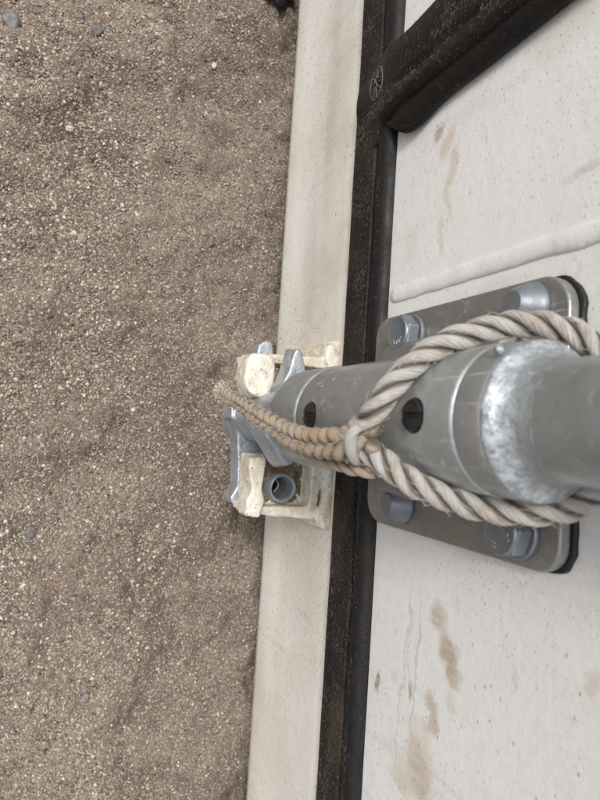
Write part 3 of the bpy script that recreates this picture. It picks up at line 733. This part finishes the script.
# the outer sleeve, unpierced, with two plugs set on dark discs
bm = bmesh.new()
lathe(bm, [(.0205, .0298), (.0232, .0300), (.0234, .0306), (.0234, .1360), (.0231, .1366), (.0225, .1370)], CX, CY, seg=128, cap=False)
sleeve = bpart(obj('sleeve', bm, m_sleeve, None, angle=50))
for zc in (.0452, .1192):
    P = []   # dark disc painted as the shaded gap round a slotted plug
    bm = bmesh.new(); N_ = 40; prof = [(.0056, .00012), (.0053, .00016), (.0001, .00016)]
    def onto(rho, ang, h):     # wrap a point on the sleeve's curved face
        x = rho*math.cos(ang); z = rho*math.sin(ang); th = x/.0234
        return (CX+(.0234+h)*math.sin(th), CY+(.0234+h)*math.cos(th), zc+z)
    rg = [[bm.verts.new(onto(r_, 2*math.pi*i/N_, h_)) for i in range(N_)] for r_, h_ in prof]
    for a, b in zip(rg, rg[1:]):
        for i in range(N_): bm.faces.new((a[i], a[(i+1) % N_], b[(i+1) % N_], b[i]))
    obj('gap_shade_disc', bm, m_plug, sleeve, angle=50)
    bm = bmesh.new()
    for sgn in (-1, 1):
        out_ = [(.0051*math.cos(t), .0051*math.sin(t)) for t in [R(-78+156*k/18) for k in range(19)]]
        pts = [(sgn*max(.0007, a), b) for a, b in out_]
        for (h0, h1, sc) in ((-.001, .0008, 1), (.0008, .0013, .88)):
            lo = [bm.verts.new(onto(math.hypot(a, b), math.atan2(b, a), h0)) for a, b in pts]
            hi = [bm.verts.new(onto(math.hypot(a, b)*sc, math.atan2(b, a), h1)) for a, b in pts]
            bm.faces.new(lo) if h0 < 0 else None
            if h1 > .001: bm.faces.new(hi)
            for k in range(len(pts)): bm.faces.new((lo[k], lo[(k+1) % len(pts)], hi[(k+1) % len(pts)], hi[k]))
    # dark disc down in the slot
    vs = [bm.verts.new(onto(.0052, 2*math.pi*i/24, .0003)) for i in range(24)]; bm.faces.new(vs)
    obj('plug', bm, m_plug, sleeve, angle=40)
surf('upper_collar', [(.0208, .1368), (.0226, .1372), (.0229, .1378), (.0229, .1470), (.0227, .1480), (.0218, .1490)], m_sleeve, cap=False)
surf('weld_fillet', [(.0220, .1478), (.0227, .1484), (.0229, .1491), (.0225, .1498), (.0213, .1508), (.0200, .1518), (.0188, .1531), (.0179, .1547), (.0173, .1567), (.01684, .1600), (.0160, .1602)], m_weld, cap=False, wob=.0003)
surf('tube', [(.0168, .150), (.0168, .40), (.0168, 1.2), (.0168, 2.26), (.0160, 2.265)], m_pipe)
bm = bmesh.new(); bmesh.ops.create_icosphere(bm, subdivisions=3, radius=.0014)
for v in bm.verts: v.co = v.co*(1+.2*noise.noise(v.co*900))+Vector((.0165, CY+.0165, .1475))
bpart(obj('weld_droplet', bm, m_weld, None, smooth=True))

# ------------------------------------------------------------ the rope
rope = empty('rope', (0, .0405, .0)); 
tag(rope, 'twisted three-strand tan rope looped round the steel bar with a frayed tail', 'rope')
def rpart(o): o.parent = rope; o.location = (0, -.0405, 0); return o
upper = [(-.0105, .0722, .0945), (-.0093, .0720, .0976), (-.0045, .0722, .1070), (.0020, .0708, .1128), (.0098, .0664, .1155), (.0192, .0575, .1193), (.0252, .0460, .1258), (.0280, .0365, .1335), (.0268, .0285, .1415), (.0215, .0215, .1490), (.0140, .0180, .1560), (.0060, .0172, .1605), (-.0020, .0170, .1618), (-.0110, .0172, .1598), (-.0180, .0190, .1555),
         (-.0232, .0232, .1505), (-.0262, .0280, .1462), (-.0278, .0340, .1420), (-.0286, .0410, .1340), (-.0275, .0482, .1266), (-.0246, .0560, .1197), (-.0214, .0618, .1140), (-.0176, .0655, .1095), (-.0140, .0680, .1030), (-.0115, .0690, .0950)]
cl, LL = resample(catmull(upper, 16), .0007)
T, U = frames(cl); RS, RH, PITCH = .00202, .00238, .0262
for k in range(3):
    P = []; s = 0; rad = []
    for i, p in enumerate(cl):
        if i: s += (cl[i]-cl[i-1]).length
        a = 2*math.pi*(s/PITCH+k/3)+.5*noise.noise(Vector((s*40, 0, 5)))
        b = T[i].cross(U[i]); rh = RH*(1+.13*noise.noise(Vector((s*120, k*7, 0))))
        P.append(p+(U[i]*math.cos(a)+b*math.sin(a))*rh); rad.append(RS*(1+.15*noise.noise(Vector((s*160, k*5, 2)))))
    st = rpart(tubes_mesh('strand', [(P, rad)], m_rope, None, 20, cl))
# spliced tail: a three-strand plait that narrows to a frayed end
tail = [(-.0085, .0690, .1075), (-.0102, .0718, .1010), (-.0118, .0738, .0940), (-.0124, .0742, .0850), (-.0126, .0747, .0750), (-.0114, .0752, .0590), (-.0088, .0762, .0450), (-.0052, .0775, .0310), (-.0016, .0788, .0170), (.0020, .0800, .0030), (.0056, .0808, -.0130), (.0086, .0815, -.0250)]
cl2, L2 = resample(catmull(tail, 16), .0006)
T2 = [(cl2[min(i+1, len(cl2)-1)]-cl2[max(i-1, 0)]).normalized() for i in range(len(cl2))]
ends = []
for k in range(3):
    P = []; rad = []; s = 0; phs = 0
    for i, p in enumerate(cl2):
        if i: d_ = (cl2[i]-cl2[i-1]).length; s += d_
        u = s/L2; sc = (.93-.38*smooth(u*1.05))*(1+.20*smooth((u-.84)/.1))
        if i: phs += d_/(.0215*(1.0-.30*u))*(1+.35*noise.noise(Vector((s*150, 8, 1))))
        n_ = Vector((0, 1, 0)); side = T2[i].cross(n_).normalized(); n_ = side.cross(T2[i]).normalized()
        a = 2*math.pi*(phs+k/3)
        P.append(p+side*(.0039*sc*(1+.2*noise.noise(Vector((s*110, k, 9))))*math.sin(a))+n_*(.0022*sc*math.sin(2*a))); rad.append(.00250*sc*(1+.22*noise.noise(Vector((s*230, k*4, 3)))))
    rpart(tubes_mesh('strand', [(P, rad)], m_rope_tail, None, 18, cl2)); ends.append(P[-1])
# the strand laid along the underside of the tail, its tucks and the crossed turn at the knot
tk = []
under = [(-.0205, .0665, .1030), (-.0205, .0690, .0950), (-.0196, .0700, .0840), (-.0184, .0708, .0700), (-.0160, .0718, .0560), (-.0124, .0732, .0400), (-.0084, .0750, .0270), (-.0044, .0768, .0130), (-.0006, .0782, -.001)]
c3, L3 = resample(catmull(under, 16), .0006); T3, U3 = frames(c3)
for k in range(2):
    P = []; rad = []; s = 0
    for i, p in enumerate(c3):
        if i: s += (c3[i]-c3[i-1]).length
        a = 2*math.pi*(s/.015+k/2); b = T3[i].cross(U3[i]); sc = 1-.45*s/L3
        P.append(p+(U3[i]*math.cos(a)+b*math.sin(a))*.0012*sc); rad.append(.0014*sc)
    tk.append((P, rad))
for q in tk: rpart(tubes_mesh('strand', [q], m_rope_tail, None, 16))
knot = [[(-.0045, .0715, .1090), (-.0078, .0765, .1062), (-.0130, .0760, .1040), (-.0172, .0725, .1010), (-.0180, .0690, .0985)],
        ]
for P in knot:
    pts, _ = resample(catmull([Vector(p) for p in P], 12), .0006); n = len(pts)
    rpart(tubes_mesh('tuck', [(pts, [0.0020*(.45+.55*math.sin(math.pi*i/(n-1))) for i in range(n)])], m_rope, None, 18))
# loose fibres: a tuft at the cut end, flyaways along the rope
FB = []
rr = random.Random(5)
for i in range(520):
    p0 = Vector(rr.choice(ends))+Vector((rr.gauss(0, .0016), rr.gauss(0, .0010), rr.uniform(-.0008, .0045)))
    d = (T2[-1]*.7+Vector((rr.gauss(0, .8), rr.gauss(0, .6), rr.gauss(0, .5)))).normalized(); P_ = [p0]; L_ = rr.uniform(.0010, .0026)*(2.0 if rr.random() < .07 else 1)
    for q_ in range(5):
        d = (d+Vector((rr.gauss(0, .45), rr.gauss(0, .45), rr.gauss(0, .45)))-(P_[-1]-Vector(ends[0]))*60*rr.random()).normalized(); P_.append(P_[-1]+d*L_/5)
    w0 = rr.uniform(.00013, .00030); FB.append((P_, [w0*.8, w0, w0, w0, w0*.8, w0*.5]))
def flyaways(path, Tn, n, rad, lo=0):
    for i in range(n):
        j = rr.randrange(lo, len(path)-1); t = Tn[j]; o_ = t.orthogonal().normalized(); o_.rotate(Matrix.Rotation(rr.uniform(0, 6.28), 3, t))
        p0 = path[j]+o_*rad*.9; L_ = rr.uniform(.0012, .0038); d = (t*rr.choice((-1, 1))+o_*rr.uniform(.15, .7)).normalized()
        FB.append(([p0, p0+d*L_*.5, p0+d*L_+t*rr.gauss(0, .0006)], [.00009, .00008, .00005]))
flyaways(cl, T, 520, .0041); flyaways(cl2, T2, 420, .0042)
fo = rpart(tubes_mesh('loose_fibres', FB, m_fibre, None, 5)); fo['kind'] = 'stuff'

# ------------------------------------------------------------ countable stones on the sand
def mat_stone(name, c0, c1, sc=400, speck=.5):
    t = NT(name); c = t.mix(t.ramp(t.noise(sc, 4, .65), .35, .65), c0, c1)
    c = t.mix(t.ramp(t.noise(sc*2.6, 3, .7), .58, .68, 0, speck), c, (.58, .54, .48))
    t.l(c, t.p.inputs['Base Color']); t.p.inputs['Roughness'].default_value = .75
    t.l(t.bump(t.noise(sc*1.5, 4, .65), .7, .0008), t.p.inputs['Normal']); return t.m
m_sg = mat_stone('grey_stone', (.13, .13, .135), (.24, .235, .23)); m_sb = mat_stone('blue_grey_stone', (.12, .122, .122), (.21, .20, .19))
m_sw = mat_stone('cream_stone', (.50, .44, .35), (.66, .61, .52)); m_st = mat_stone('tan_stone', (.26, .20, .145), (.36, .29, .22)); m_sr = mat_stone('reddish_stone', (.22, .12, .085), (.30, .19, .14))
m_sk = mat_stone('blackish_stone', (.035, .035, .036), (.085, .08, .075), speck=.25)
stones = [ # x, y, size, flatness, material, label
    (.2745, .2035, .0072, .75, m_sg, 'largest grey stone, at the very corner of the sand away from the container', 'stone'),
    (.2905, .1460, .0048, .7, m_sg, 'rough grey stone near the frame edge with a low sand mound beside it', 'stone'),
    (.1430, .0430, .0040, .75, m_sb, 'blue-grey pebble nearest to the container sill, above the keeper', 'pebble'),
    (.1490, .0500, .0032, .7, m_st, 'small tan pebble touching the blue-grey pebble near the sill', 'pebble'),
    (.2955, .0505, .0029, .7, m_sw, 'bright cream pebble on smooth sand near the dark rock', 'pebble'),
    (.3050, .0420, .0026, .6, m_sb, 'dark grey pebble between the cream pebble and the dark rock', 'pebble'),
    (.2140, .1590, .0034, .6, m_sw, 'flat pale pebble among the sand hummocks', 'pebble'),
    (.3345, .0505, .0030, .6, m_st, 'brown pebble at the frame edge nearest the dark rock', 'pebble'),
    (.3200, .1050, .0036, .7, m_st, 'tan pebble at the frame edge midway between grey stone and dark rock', 'pebble'),
    (.1290, .1430, .0042, .55, m_st, 'flat brownish pebble half buried in coarse grit', 'pebble'),
    (.1320, .1490, .0024, .7, m_sw, 'tiny pale pebble beside the half-buried brownish one', 'pebble'),
    (-.2210, .1140, .0040, .4, m_sg, 'grey half-sunk pebble in the fine sand, farthest below the rope tail', 'pebble'),
    (-.0955, .1620, .0046, .65, m_sb, 'slate-coloured pebble in the gravelly patch away from the container', 'pebble'),
    (-.1390, .0410, .0029, .8, m_st, 'small round brown pebble alone on smooth sand below the keeper', 'pebble'),
    (-.1300, .1400, .0030, .6, m_sr, 'reddish pebble in the gravelly patch near the slate-coloured one', 'pebble')]
for i, (x, y, r_, fl, mt, lab, cat) in enumerate(stones):
    b = stone_bm(i+40, 3, (1, .82, fl), .5); bmesh.ops.scale(b, vec=(r_, r_, r_), verts=b.verts)
    o = obj('stone' if cat == 'stone' else 'pebble', b, mt, None, smooth=True); o.location = (x, y, ground_h(x, y)+r_*fl*.12); o.rotation_euler = (0, .1, i*1.7)
    tag(o, lab, cat, 'loose stones on the sand')
b = stone_bm(77, 4, (1, .95, .8), .55); bmesh.ops.scale(b, vec=(.017, .017, .017), verts=b.verts)
rk = obj('rock', b, m_sk, None, smooth=True); rk.location = (.372, .004, ground_h(.37, .0)+.006)
tag(rk, 'dark lumpy rock tucked against the foot of the white sill at the frame edge', 'rock')
